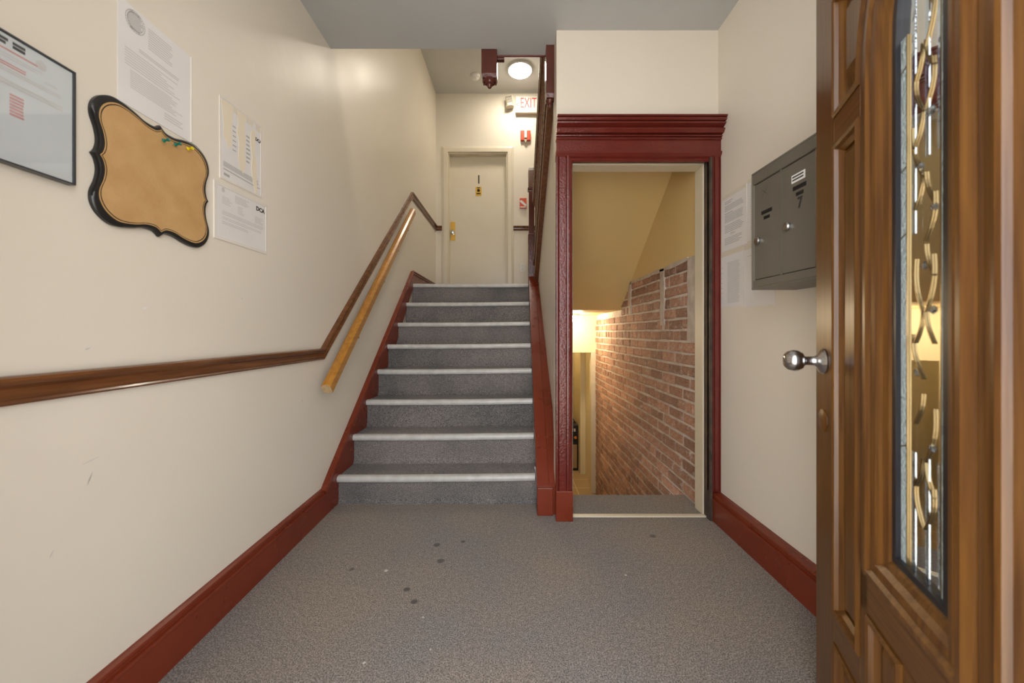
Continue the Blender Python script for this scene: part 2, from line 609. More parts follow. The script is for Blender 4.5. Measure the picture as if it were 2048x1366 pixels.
# brick wall: mortar bed with bricks as parts
brick_wall = MB().box(XBR + .012, 1.33, YD + .13, 4.96, ZB, 1.512).build('wall_brick', 'mortar')
struct(brick_wall, 'exposed red brick wall with pale mortar along the basement stairs', 'wall')
variants = []
for k in range(8):
    j = lambda s: random.uniform(-s, s)
    m = MB()
    vs = []
    for lay, (dx, ins) in enumerate(((.5, 0), (-.28, 0), (-.5, .05))):
        for sy, sz in ((-1, -1), (1, -1), (1, 1), (-1, 1)):
            vs.append((dx + (j(.1) if lay == 2 else 0), sy * (.5 - ins * .35) + j(.018), sz * (.5 - ins) + j(.035)))
    fs = []
    for a in (0, 4):
        fs += [(a + i, a + (i + 1) % 4, a + 4 + (i + 1) % 4, a + 4 + i) for i in range(4)]
    fs.append((8, 9, 10, 11))
    me = bpy.data.meshes.new('brick')
    me.from_pydata(vs, [], fs)
    bm = bmesh.new()
    bm.from_mesh(me)
    bmesh.ops.recalc_face_normals(bm, faces=bm.faces)
    bm.to_mesh(me)
    bm.free()
    me.materials.append(MATS['brick'])
    variants.append(me)
COURSE = 0.0757
todo = []
r = 0
zt = 1.512
while zt > ZB:
    z0, z1 = zt - COURSE + .015, zt - .002
    header = r in (3, 6, 12, 18, 24, 30)
    ln = .105 if header else .212
    y = YD + .135 - (0 if r % 2 else ln / 2) - random.uniform(0, .03)
    while y < 4.93:
        y0, y1 = max(y, YD + .135) + .007, min(y + ln * random.uniform(.96, 1.03), 4.935) - .008
        y += ln
        spans = [(y0, y1)]
        if r < 6:
            for g0, g1 in ((2.0, 2.37), (2.73, 2.79)):
                sp = []
                for a, c in spans:
                    if c <= g0 or a >= g1:
                        sp.append((a, c))
                    else:
                        if a < g0:
                            sp.append((a, g0))
                        if c > g1:
                            sp.append((g1, c))
                spans = sp
        for a, c in spans:
            if c - a < .03:
                continue
            if (z0 + z1) / 2 > z_s((a + c) / 2) - .01 and (a + c) / 2 < 3.82:
                continue
            if (a + c) / 2 > 3.82 and z1 > 1.275:
                continue
            todo.append((a, c, z0 + random.uniform(-.003, .003), z1 + random.uniform(-.003, .003)))
    zt -= COURSE
    r += 1


def brick_size(q):
    a, c, z0, z1 = q
    if (z0 + z1) / 2 < -.433 * ((a + c) / 2 - 2.42) - .05:
        return 0.0
    return (1 / a - 1 / c) * (z1 - z0) / ((a + c) / 2)


todo.sort(key=brick_size, reverse=True)
rest = MB()
for k, (a, c, z0, z1) in enumerate(todo):
    proud = random.uniform(.005, .011)
    if k < 300:
        o = bpy.data.objects.new('brick', random.choice(variants))
        COL.objects.link(o)
        o.parent = brick_wall
        o.location = (XBR + .012 - proud / 2 + .004, (a + c) / 2, (z0 + z1) / 2)
        o.scale = (proud + .008, c - a, z1 - z0)
        o.rotation_euler = (random.uniform(-.012, .012), 0, 0)
    else:
        rest.box(XBR + .012 - proud, XBR + .016, a, c, z0, z1)
rest.build('brickwork', 'brick', brick_wall, kind='stuff')
# plaster smears left on the upper courses
sm = MB()
for (y0, y1, z0, z1) in ((2.245, 2.36, .99, 1.515), (2.725, 2.795, 1.10, 1.515), (2.36, 3.50, 1.497, 1.525), (3.47, 3.545, 1.22, 1.515)):
    n = 7
    ring0, ring1 = [], []
    for i in range(n + 1):
        t = i / n
        yy = y0 + (y1 - y0) * t
        zz = z0 + (z1 - z0) * t
    if y1 - y0 > .3:
        A = [(XBR - .004, y0 + (y1 - y0) * i / 14, z1 - .004 + random.uniform(-.003, .005)) for i in range(15)]
        B = [(XBR - .004, y0 + (y1 - y0) * i / 14, z0 + random.uniform(-.008, .006)) for i in range(14, -1, -1)]
    else:
        A = [(XBR - .004, y0 + random.uniform(-.008, .008), z0 + (z1 - z0) * i / n) for i in range(n + 1)]
        B = [(XBR - .004, y1 + random.uniform(-.010, .010), z0 + (z1 - z0) * i / n) for i in range(n, -1, -1)]
    ring = A + B
    sm.prism(ring, [(XBR + .02, y, z) for _, y, z in ring])
sm.build('plaster_smear', 'plaster_patch', brick_wall, label='pale plaster left over the upper bricks')

# basement far wall with a doorway, hall beyond
b = MB()
b.box(.30, .52, 4.94, 5.05, ZB, 1.277).box(1.072, 1.13, 4.94, 5.05, ZB, 1.277).box(.52, 1.072, 4.94, 5.05, .785, 1.277)
struct(b.build('wall_basement', 'wall_basement'), 'yellow basement wall with a low open doorway at the bottom', 'wall')
b = MB().box(1.126, 1.25, 5.05, 5.60, ZB, 1.277).box(1.05, 1.25, 5.60, 7.0, ZB, 1.277).box(.2, 1.25, 7.0, 7.1, ZB, 1.277).box(.2, .30, 4.94, 7.0, ZB, 1.277)
struct(b.build('wall_corridor', 'wall_basement'), 'yellow corridor walls seen through the basement doorway', 'wall')
b = MB().box(.25, 1.25, 2.42, 7.1, ZB - .1, ZB)
struct(b.build('floor_basement', 'tile_floor'), 'tan tiled floor beyond the basement doorway', 'floor')
b = MB().box(1.066, 1.128, 4.925, 4.94, ZB, .80)
struct(b.build('trim_3', 'cream_paint', bevel=.003), 'pale jamb beside the basement doorway next to the bricks', 'trim')
bs = empty('basement_steps', 'carpeted steps going down behind the basement threshold', 'stairs')
for i in range(5):
    MB().box(.335, XBR, 2.42 + .23 * i, 2.42 + .23 * (i + 1) + .02, ZB, -.178 * (i + 1)).build('step', 'carpet_stair', bs)

# basement lamp
g = empty('basement_lamp', 'small white globe lamp glowing on the basement ceiling', 'lamp', (.80, 4.58, 1.277))
MB().lathe([(.062, 0), (.062, -.022), (.055, -.03), (.0, -.03)], seg=24).build('base', 'cream_paint', g, True)
MB().lathe([(.05, -.028), (.068, -.045), (.07, -.06), (.055, -.085), (.025, -.098), (0, -.1)], seg=24).build('globe', 'lamp_base', g, True)

g = empty('corridor_fill', 'unseen globe light added to brighten the corridor past the basement doorway', 'lamp', (.66, 5.9, 1.277))  # unseen fill, added because the corridor beyond the doorway was dark
MB().lathe([(.062, 0), (.062, -.022), (.055, -.03), (.0, -.03)], seg=24).build('base', 'cream_paint', g, True)
MB().lathe([(.05, -.028), (.068, -.045), (.07, -.06), (.055, -.085), (.025, -.098), (0, -.1)], seg=24).build('globe', 'corridor_fill_glow', g, True)

# dark appliance at the bottom
g = empty('basement_appliance', 'dark boxy appliance with tan lower panel on the basement floor', 'appliance', (.94, 5.86, ZB))
MB().box(-.13, .105, -.12, .12, 0, .70).build('body', 'black_plastic', g, bevel=.012)
MB().box(-.11, .085, -.128, -.118, .04, .40).build('panel', 'tan_panel', g, bevel=.004)
MB().box(-.11, .085, -.128, -.118, .44, .66).build('control_panel', 'slot_black', g, bevel=.004)
MB().lathe([(.0, 0), (.022, 0), (.022, .012), (0, .012)], (.06, -.128, .51), (0, -1, 0), 16).build('dial', 'orange_mark', g, True)
for q in range(3):
    MB().box(-.03 + .035 * q, -.01 + .035 * q, -.131, -.127, .60, .645).build('button', 'white_plastic', g)
MB().sweep([(-.1, 0, .69), (-.08, 0, .76), (.05, 0, .76), (.08, 0, .69)], [(-.008, -.008), (.008, -.008), (.008, .008), (-.008, .008)], (0, 1, 0)).build('handle', 'black_plastic', g)

# ------------------------------------------------------------------ maroon doorway casing (trim)
cz = empty('trim_4', 'glossy maroon carved casing with stepped crown around the basement doorway', 'door casing', kind='structure')


def leg_profile(x0, x1, flip):
    w = x1 - x0
    pr = [(0, 0), (0, .022), (.02, .032), (.09, .033), (.14, .026), (.18, .024), (.20, .029), (.55, .029), (.57, .023), (.62, .023), (.66, .033),
          (.74, .034), (.78, .026), (.82, .026), (.86, .020), (.95, .018), (1, .012), (1, 0)]
    out = []
    for t, d in pr:
        x = x0 + w * t if not flip else x1 - w * t
        out.append((x, YD - d))
    return out


for (x0, x1, fl) in ((.256, .348, False), (1.112, 1.171, True)):
    pr = leg_profile(x0, x1, fl)
    zb_ = .162 if fl else .165
    MB().prism([(x, y, zb_) for x, y in pr], [(x, y, 2.035) for x, y in pr]).build('casing_leg', 'maroon_paint', cz)
    if fl:
        continue
    MB().box(x0 - .001, x1 + .001, YD - .036, YD, 0, .168).build('plinth_block', 'red_paint', cz, bevel=.003)


def head_piece(name, prof, x0, x1):
    MB().prism([(x0, YD - d, z) for z, d in prof], [(x1, YD - d, z) for z, d in prof]).build(name, 'maroon_paint', cz)


head_piece('architrave', [(2.005, 0), (2.005, .012), (2.012, .02), (2.020, .018), (2.026, .030), (2.040, .042), (2.052, .040), (2.056, .028), (2.06, 0)], .254, 1.1718)
head_piece('frieze', [(2.05, 0), (2.05, .030), (2.118, .030), (2.118, 0)], .258, 1.1716)
head_piece('crown', [(2.116, 0), (2.116, .036), (2.120, .042), (2.124, .042), (2.126, .034), (2.129, .034), (2.131, .046), (2.136, .048), (2.138, .038), (2.141, .038),
                     (2.143, .060), (2.158, .072), (2.163, .072), (2.165, .052), (2.172, .056), (2.180, .072), (2.184, .082), (2.190, .084), (2.192, .070), (2.196, .070),
                     (2.198, .086), (2.206, .092), (2.209, .092), (2.210, .084), (2.213, .084), (2.215, .096), (2.223, .096), (2.223, 0)], .256, 1.1714)

jb = empty('trim_5', 'old dark and cream jamb boards lining the basement doorway', 'door jamb', kind='structure')
MB().box(1.112, 1.126, 2.084, 2.150, 0, 2.03).build('jamb_strip', 'old_jamb', jb)
MB().box(.345, .352, YD, 2.150, 0, 2.03).build('jamb_strip', 'old_jamb', jb)
MB().box(.352, 1.112, YD, 2.150, 2.018, 2.04).build('head_strip', 'old_jamb', jb)
MB().box(1.105, 1.126, 2.150, 2.243, 0, 2.03).build('jamb_board', 'cream_paint', jb, bevel=.002)
MB().box(.345, .360, 2.150, 2.243, 0, 2.03).build('jamb_board', 'cream_paint', jb, bevel=.002)
MB().box(.360, 1.105, 2.150, 2.243, 2.008, 2.04).build('head_board', 'cream_paint', jb, bevel=.002)
MB().box(.352, 1.112, 2.122, 2.150, 0, .010).build('threshold', 'cream_paint', jb, bevel=.003)

# ------------------------------------------------------------------ lower staircase
SY = [2.278, 2.495, 2.714, 2.935, 3.160, 3.430, 3.690, 3.930]
SZ = [.176, .368, .561, .760, .950, 1.141, 1.345, 1.559]
sl = lambda y: -1.0555 + .0222 * (y - 2.278)
sr = lambda y: .1546 + .0233 * (y - 2.278)
st = empty('staircase', 'grey carpeted stairs with pale nosings rising between red side boards', 'stairs', (0, 2.278, 0))


def stair_T(x, y, z):
    tilt = .009 * (x + .45) / 1.2 if y < 3.9 else 0.0
    return (x, y - 2.278, z + tilt)


for i in range(8):
    y0, z1 = SY[i], SZ[i]
    zb = (SZ[i - 1] if i else 0.0) - .03
    yb = (SY[i + 1] + .05) if i < 7 else 4.0
    yr = y0 + .022
    prof = [(yr - .012, zb), (yr - .012, zb + .033), (yr - .004, zb + .044), (yr, zb + .06), (yr, z1 - .03), (yr - .012, z1 - .012), (yr - .006, z1 - .004), (yb, z1 - .004), (yb, zb)]
    b = MB(stair_T)
    b.prism([(sl(y0) - .004, y, z) for y, z in prof], [(sr(y0) + .004, y, z) for y, z in prof])
    stp = b.build('step', 'carpet_stair', st)
    pn = [(y0 + .034, z1 - .001), (y0 + .034, z1 + .0015), (y0 + .010, z1 + .0015), (y0 + .002, z1 - .002), (y0 - .003, z1 - .010), (y0 - .004, z1 - .020), (y0 - .001, z1 - .030),
          (y0 + .005, z1 - .036), (y0 + .012, z1 - .036), (y0 + .012, z1 - .004)]
    rings = []
    for k in range(9):
        t = k / 8
        x = sl(y0) + .003 + (sr(y0) - sl(y0) - .005) * t
        dz = -.003 * math.sin(math.pi * t) + random.uniform(-.0007, .0007)
        rings.append([(x, y, z + dz) for y, z in pn])
    MB(stair_T).loft(rings).build('nosing', 'nosing', stp, True)

# side boards of the stairs: wall side
b = MB()
base = [(2.12, -.01), (2.12, .150), (3.92, 1.690), (5.10, 1.690), (5.10, ZL - .02), (3.95, ZL - .02), (2.50, .0)]
b.prism([(wall_x(y) - .01, y - 2.278, z) for y, z in base], [(wall_x(y) + .021, y - 2.278, z) for y, z in base])
sbw = b.build('side_board', 'red_paint', st, label='red board stepping up the left wall')
cap_prof = [(-.034, 0), (-.034, .008), (-.028, .012), (-.014, .008), (-.010, .014), (0, .016), (.006, .010), (.008, 0)]
path = [(wall_x(y) + .018, y - 2.278, z) for y, z in ((2.12, .150), (3.92, 1.690), (5.10, 1.690))]
MB().sweep(path, cap_prof, (1, 0, 0)).build('cap_moulding', 'red_paint', sbw)
# curb board on the open side
cx0 = lambda y: .156 + .0233 * (y - 2.15)
cz_l = lambda y: .158 + .822 * (y - 2.147)
b = MB(lambda x, y, z: (x, y - 2.278, z))
ybs = [2.15, 3.97]
lo = lambda y: max(0.0, cz_l(y) - .6)
w0, w1 = .068, .088
ring = lambda y: [(cx0(y), y, lo(y)), (cx0(y), y, cz_l(y)), (cx0(y) + w0, y, cz_l(y)), (cx0(y) + w0 + .003, y, cz_l(y) - .006), (stair_wall_x(y) - .002, y, cz_l(y) - .006), (stair_wall_x(y) - .002, y, lo(y))]
b.loft([ring(2.16), ring(2.6), ring(3.2), ring(3.97)])
curb = b.build('curb_board', 'red_paint', st, label='red sloping curb on the right side of the stairs')
MB(lambda x, y, z: (x, y - 2.278, z)).box(.157, .245, 2.142, 2.17, 0, .158).build('plinth', 'red_paint', st, bevel=.003)

# ------------------------------------------------------------------ baseboards, chair rail
def baseboard(name, x, s, t, y0, y1, label):
    pr = [(0, 0), (t, 0), (t, .118), (t + .004, .122), (t + .003, .128), (t - .008, .131), (t - .009, .138), (t - .004, .144), (t - .006, .152), (t * .35, .158), (0, .160)]
    o = MB().prism([(x + s * d, y0, z) for d, z in pr], [(x + s * d, y1, z) for d, z in pr]).build(name, 'red_paint')
    struct(o, label, 'baseboard')


baseboard('baseboard_left', XL, 1, .022, .19, 2.13, 'brownish red baseboard along the left wall')
baseboard('baseboard_right', XR, -1, .046, .19, 2.108, 'brownish red baseboard along the right wall')

cr = empty('trim_6', 'dark stained chair rail running along the left wall and up the stairs', 'chair rail', kind='structure')
rail_prof = [(-.031, -.002), (-.031, .012), (-.026, .016), (-.021, .012), (-.017, .014), (-.008, .010), (.004, .012), (.014, .022), (.022, .028), (.028, .027), (.032, .020), (.032, -.002)]
pathY = [(.19, .922), (2.139, .926), (3.94, 2.487), (YB - .0, 2.462)]
segs = [pathY[0:2], pathY[1:3], pathY[2:4]]
full = [(wall_x(y), y, z) for y, z in ((.19, .922), (2.139, .926), (2.2, .926 + .061 * .867), (3.94, 2.487), (5.092, 2.468))]
m = MB().sweep(full, rail_prof, (1, 0, 0)).build('rail_moulding', 'dark_wood_trim', cr)
MB().sweep([(wall_x(YB) + .0, YB, 2.468), (-.925, YB, 2.468)], rail_prof, (0, -1, 0)).build('rail_moulding', 'dark_wood_trim', cr)
MB().sweep([(.045, YB, 2.468), (.9, YB, 2.468)], rail_prof, (0, -1, 0)).build('rail_moulding', 'dark_wood_trim', cr)

# chips and scuffs on the left wall paint
WL = bpy.data.objects['wall_left']


def scuff(name, m, y0, z0, y1, z1, w):
    dv = Vector((y1 - y0, z1 - z0)).normalized()
    nv = Vector((-dv.y, dv.x)) * w
    A = [(y0, z0), (y0 * .6 + y1 * .4 + nv.x, z0 * .6 + z1 * .4 + nv.y), (y1, z1), (y0 * .5 + y1 * .5 - nv.x * .7, z0 * .5 + z1 * .5 - nv.y * .7)]
    MB().prism([(wall_x(y) - .001, y, z) for y, z in A], [(wall_x(y) + .0004, y, z) for y, z in A]).build(name, m, WL)


scuff('scuff', 'ink', .953, .658, .966, .690, .0022)
scuff('scuff', 'ink_faint', .94, .715, .985, .724, .0012)
scuff('chip', 'ink_faint', .947, 1.003, .962, 1.010, .0025)
scuff('chip', 'white_sheet', 1.10, 1.116, 1.112, 1.124, .003)
scuff('scuff', 'ink', 1.935, .687, 1.945, .705, .0012)
scuff('scuff', 'ink_faint', .875, .52, .884, .536, .0016)
scuff('chip', 'ink_faint', 1.50, 1.183, 1.508, 1.188, .0016)

# wooden handrail on the wall
hr = empty('wall_handrail', 'yellow varnished wooden handrail sloping up the left wall', 'handrail')
p0, p1 = Vector((-.992, 2.03, .742)), Vector((-.975, 3.76, 2.262))
d = (p1 - p0).normalized()
up = Vector((0, -d.z, d.y)).normalized()
sd = up.cross(d).normalized()
oct_ = [(-.021, -.034), (.021, -.034), (.027, -.024), (.027, .020), (.012, .034), (-.012, .034), (-.027, .020), (-.027, -.024)]
ringa = lambda p, s=1.0: [tuple(p + sd * a * s + up * c * s) for a, c in oct_]
b = MB().loft([ringa(p0, .94), ringa(p0 + d * .003), ringa(p1 - d * .003), ringa(p1, .94)])
b.build('rail', 'rail_pine', hr, bevel=.003)
MB().loft([ringa(p0 - d * .0012, .92), ringa(p0 + d * .004, .92)]).build('rail_end', 'end_grain', hr)
for t in (.22, .50, .71, .88):
    p = p0.lerp(p1, t)
    wx = wall_x(p.y)
    b = MB()
    b.lathe([(.018, 0), (.018, .004), (.008, .008), (.007, p.x - wx - .01), (0, p.x - wx - .008)], (wx, p.y, p.z - .105), (1, 0, .6), 12)
    b.box(p.x - .012, p.x + .012, p.y - .015, p.y + .015, p.z - .066, p.z - .042)
    b.build('bracket', 'dark_steel', hr, True)

# ------------------------------------------------------------------ upper flight, balustrade, newels
us = empty('upper_staircase', 'dark stained upper stairs climbing toward the viewer behind the balusters', 'stairs', (.7, 3.9, ZL))
for i in range(7):
    y1 = 3.88 - .245 * i
    zt_ = ZL + .185 * (i + 1)
    MB(lambda x, y, z: (x - .7, y - 3.9, z - ZL)).box(.335, XR, y1 - .28, y1, max(z_s(y1) + .035, zt_ - .21), zt_).build('step', 'carpet_stair', us)

bal = empty('balustrade', 'dark stained stair balustrade seen edge on beside the basement doorway wall', 'balustrade', (.26, 3.95, ZL))
BT = lambda x, y, z: (x - .26, y - 3.95, z - ZL)
HL = lambda y: 2.43 + .72 * (3.9 - y)
b = MB(BT)
ya, yb_ = 2.31, 3.92
A = [(stair_wall_x(3.0) - .034, ya, upper_line(ya)), (stair_wall_x(3.0) - .034, yb_, upper_line(yb_)), (stair_wall_x(3.0) - .034, yb_, upper_line(yb_) + .20), (stair_wall_x(3.0) - .034, ya, upper_line(ya) + .20)]
b.prism(A, [(stair_wall_x(3.0) + .038, y, z) for _, y, z in A])
sb = b.build('side_board', 'baluster_wood', bal)
MB(BT).sweep([(stair_wall_x(3.0) - .034, yb_, upper_line(yb_) + .01), (stair_wall_x(3.0) - .034, ya, upper_line(ya) + .01)], [(-.014, 0), (-.014, .010), (0, .014), (.016, .008), (.016, 0)], (-1, 0, 0)).build('bead', 'baluster_wood', sb)
MB(BT).sweep([(stair_wall_x(3.0) - .034, yb_, upper_line(yb_) + .195), (stair_wall_x(3.0) - .034, ya, upper_line(ya) + .195)], [(-.018, 0), (-.018, .012), (0, .018), (.012, .012), (.012, -.06), (-.018, -.06)], (-1, 0, 0)).build('cap', 'baluster_wood', sb)
hp = [(-.02, -.028), (.02, -.028), (.024, -.010), (.030, 0), (.030, .016), (.018, .028), (-.018, .028), (-.030, .016), (-.030, 0), (-.024, -.010)]
rings = []
for yy in (3.93, 2.31):
    rings.append([(.260 + a, yy, HL(yy) + c * 1.23) for a, c in hp])
MB(BT).loft(rings).build('handrail', 'baluster_wood', bal, True)
bh = .60
bprof = [(.012, 0), (.012, .10), (.015, .11), (.010, .125), (.015, .14), (.017, .17), (.012, .23), (.009, .32), (.012, .42), (.009, .44), (.014, .455), (.014, .60)]
bmsh = None
y = 3.80
while y > 2.36:
    zb0 = upper_line(y) + .19
    hh = HL(y) - .03 - zb0
    if bmsh is None:
        o = MB().lathe([(r_, h_) for r_, h_ in bprof], (0, 0, 0), (0, 0, 1), 12).build('baluster', 'baluster_wood', bal, True)
        bmsh = o
    else:
        o = bmsh.copy()
        COL.objects.link(o)
        o.parent = bal
    o.location = BT(.262, y, zb0)
    o.scale = (1, 1, hh / .60)
    y -= .1225

nw = empty('newel_post', 'square maroon newel post at the foot of the upper stairs', 'newel post', (.228, 3.985, ZL))
MB().box(-.036, .036, -.036, .036, 0, .52).build('base', 'newel_paint', nw, bevel=.005)
MB().loft([[(-s, -s, z), (s, -s, z), (s, s, z), (-s, s, z)] for s, z in ((.036, .52), (.029, .54), (.029, .98), (.034, 1.0))]).build('shaft', 'newel_paint', nw)
MB().loft([[(-s, -s, z), (s, -s, z), (s, s, z), (-s, s, z)] for s, z in ((.034, .99), (.041, 1.0), (.041, 1.012), (.034, 1.02))]).build('collar', 'newel_paint', nw)
MB().loft([[(-s, -s, z), (s, -s, z), (s, s, z), (-s, s, z)] for s, z in ((.033, 1.01), (.034, 1.20), (.031, 1.225), (.018, 1.235))]).build('head', 'baluster_wood', nw)


def pendant(x, y, w, dpt, zbot, label):
    g = empty('hanging_newel', label, 'newel post', (x, y, zbot), group='hanging newels under the ceiling edge')
    hw, hd = w / 2, dpt / 2
    MB().loft([[(-hw * s, -hd * s, z), (hw * s, -hd * s, z), (hw * s, hd * s, z), (-hw * s, hd * s, z)] for s, z in ((.86, -.012), (1, .010), (1, ZC + .1 - zbot))]).build('post', 'newel_paint', g)
    rr = min(hw, hd)
    MB().lathe([(rr * .98, -.008), (rr * .98, -.016), (rr * .8, -.022), (rr * .74, -.018), (rr * .66, -.022), (rr * .62, -.030), (rr * .45, -.034), (rr * .40, -.030), (rr * .36, -.042),
                (rr * .22, -.052), (0, -.055)], seg=24).build('turned_drop', 'newel_paint', g, True)


pendant(-.125, 2.296, .094, .088, 2.597, 'maroon hanging newel with turned drop in the middle of the ceiling edge')
pendant(.240, 2.262, .052, .088, 2.455, 'slim maroon hanging newel beside the balustrade at the wall corner')
tag(MB().box(-.079, -.035, 2.300, 2.330, ZC - .026, ZC - .004).build('ceiling_bracket', 'newel_paint', bevel=.003), 'small maroon bracket block right of the middle hanging newel', 'bracket')

# ------------------------------------------------------------------ apartment door on the landing
dr = empty('door_1', 'cream flat apartment door with brass lock plate and number one', 'door', (0, YB, ZL), kind='structure')
DT = lambda x, y, z: (x, y - YB, z - ZL)
MB(DT).box(DX0, DX1, YB + .075, YB + .115, ZL, DZ).build('door_leaf', 'door_cream', dr, bevel=.002)
cas = [(0, 0), (0, .016), (.006, .022), (.055, .022), (.062, .016), (.080, .012), (.086, .006), (.086, 0)]
MB(DT).sweep([(DX0, YB, ZL), (DX0, YB, DZ), (DX1, YB, DZ), (DX1, YB, ZL)], [(a, c) for a, c in cas], (0, -1, 0)).build('casing', 'door_cream', dr)
MB(DT).box(DX0, DX0 + .018, YB, YB + .08, ZL, DZ).box(DX1 - .018, DX1, YB, YB + .08, ZL, DZ).box(DX0 + .018, DX1 - .018, YB, YB + .08, DZ - .018, DZ).build('jamb', 'cream_paint', dr)
YF = YB + .075
lp = MB(DT).box(-.822, -.758, YF - .006, YF, 2.318, 2.578).build('lock_plate', 'brass', dr, bevel=.003)
MB(DT).lathe([(.028, 0), (.028, .006), (.012, .012), (.011, .035), (.024, .042), (.029, .056), (.024, .068), (.012, .072), (0, .073)], (-.788, YF - .006, 2.425), (0, -1, 0), 20).build('knob', 'steel', lp, True)
MB(DT).lathe([(.014, 0), (.014, .006), (0, .007)], (-.790, YF - .006, 2.50), (0, -1, 0), 16).build('keyhole', 'brass', lp, True)
pp = MB(DT).box(-.477, -.393, YF - .005, YF, 2.938, 3.062).build('peephole_plate', 'brass', dr, bevel=.002)
MB(DT).lathe([(.02, 0), (.02, .006), (.012, .01), (0, .008)], (-.435, YF - .005, 3.012), (0, -1, 0), 18).build('peephole', 'slot_black', pp, True)
MB(DT).box(-.462, -.408, YF - .0085, YF - .004, 2.962, 2.976).box(-.455, -.415, YF - .0085, YF - .004, 3.043, 3.053).build('slot', 'slot_black', pp)
FT = lambda cx, yy, cz: (lambda a, b_, c: (cx + a - 0, yy - c - YB, cz + b_ - ZL))
text_mesh('number', '1', .165, 'dark_steel', FT(-.432, YF, 3.16), dr, .9, offset=.002, depth=.002)

# wall things on the landing
lt = empty('ceiling_light', 'glowing round white flush light on the landing ceiling', 'ceiling light', (.124, 4.64, ZU))
MB().lathe([(.156, 0), (.156, -.010), (.148, -.022), (.142, -.024), (.0, -.024)], seg=40).build('rim', 'white_plastic', lt, True)
MB().lathe([(.144, -.018), (.140, -.028), (.115, -.038), (.07, -.044), (0, -.046)], seg=40).build('diffuser', 'lamp_hall', lt, True)
l2 = empty('upper_fill', 'unseen round light added over the entrance hall roof to brighten the landing', 'ceiling light', (.25, 1.75, ZU))  # out of view, added to lift the landing walls and door
MB().lathe([(.156, 0), (.156, -.010), (.148, -.022), (.142, -.024), (.0, -.024)], seg=40).build('rim', 'white_plastic', l2, True)
MB().lathe([(.144, -.018), (.140, -.028), (.115, -.038), (.07, -.044), (0, -.046)], seg=40).build('diffuser', 'lamp_hall', l2, True)
sm_ = empty('smoke_detector', 'small round white smoke detector on the landing ceiling', 'smoke detector', (-.443, 4.76, ZU))
MB().lathe([(.062, 0), (.062, -.012), (.054, -.018), (.054, -.022), (0, -.022)], seg=28).build('base', 'white_plastic', sm_, True)
MB().lathe([(.048, -.020), (.046, -.034), (.030, -.046), (.012, -.048), (0, -.048)], seg=28).build('sensor_cap', 'white_plastic', sm_, True)

ex = empty('exit_sign', 'white exit sign with red letters above the landing', 'exit sign', (.228, YB, 4.125))
MB().box(-.153, .153, -.062, -.004, -.102, .110).build('housing', 'sign_white', ex, bevel=.005)
MB().box(-.150, .150, -.060, 0, -.110, -.102).build('base_strip', 'beige_plastic', ex)
T = lambda a, b_, c: (a + .020, -.0625 - c, b_ + .012)
text_mesh('lettering', 'EXIT', .195, 'exit_red', T, ex, .56, offset=-.001, depth=.0006)
MB().prism([(-.118, -.0628, .012), (-.128, -.0628, .012), (-.142, -.0628, -.004), (-.128, -.0628, -.020), (-.118, -.0628, -.020), (-.132, -.0628, -.004)],
           [(-.118, -.0622, .012), (-.128, -.0622, .012), (-.142, -.0622, -.004), (-.128, -.0622, -.020), (-.118, -.0622, -.020), (-.132, -.0622, -.004)]).build('arrow', 'exit_red', ex)
em = empty('emergency_light', 'tilted grilled emergency lamp head left of the exit sign', 'emergency light', (-.005, YB, 4.155))
MB().lathe([(.012, 0), (.012, .07)], (.058, -.035, -.03), (-1, 0, .15), 10).build('arm', 'white_plastic', em, True)
hd = MB()
R = Matrix.Rotation(math.radians(-10), 3, 'Y')
hT = lambda x, y, z: tuple(R @ Vector((x, y, z)))
MB(hT).box(-.045, .045, -.085, -.02, -.030, .075).build('head', 'beige_plastic', em, bevel=.008)
MB(hT).lathe([(.055, -.02), (.056, 0), (.045, .014), (0, .016)], (-.008, -.05, -.045), (0, 0, 1), 20).build('cup', 'beige_plastic', em, True)
for q in range(6):
    MB(hT).box(-.04, .04, -.09, -.084, -.018 + q * .015, -.011 + q * .015).build('grille_bar', 'dark_steel', em)

sb_ = empty('fire_strobe', 'orange red fire alarm strobe with white lens on the landing wall', 'fire alarm', (.211, YB, 3.719))
MB().box(-.068, .068, -.04, 0, -.066, .068).build('housing', 'alarm_red', sb_, bevel=.006)
MB().box(-.018, .018, -.062, -.038, -.045, .068).build('lens', 'lens_white', sb_, bevel=.008)
MB().loft([[(-.022, -.05, -.058), (.022, -.05, -.058), (.022, -.01, -.058), (-.022, -.01, -.058)], [(-.004, -.04, -.098), (.004, -.04, -.098), (.004, -.012, -.098), (-.004, -.012, -.098)]]).build('lamp_tip', 'beige_plastic', sb_)

fp = empty('fire_pull_station', 'small red alarm box with white diagonal stripe below the strobe', 'fire alarm', (.179, YB, 2.806))
MB().box(-.046, .046, -.03, 0, -.068, .068).build('box', 'alarm_red', fp, bevel=.004)
MB().prism([(-.042, -.0312, .035), (-.016, -.0312, .035), (.042, -.0312, -.022), (.042, -.0312, -.042), (.018, -.0312, -.040), (-.042, -.0312, .014)],
           [(-.042, -.0295, .035), (-.016, -.0295, .035), (.042, -.0295, -.022), (.042, -.0295, -.042), (.018, -.0295, -.040), (-.042, -.0295, .014)]).build('stripe', 'white_plastic', fp)
MB().box(-.040, .038, -.0312, -.0295, -.062, -.050).build('label_strip', 'white_plastic', fp)

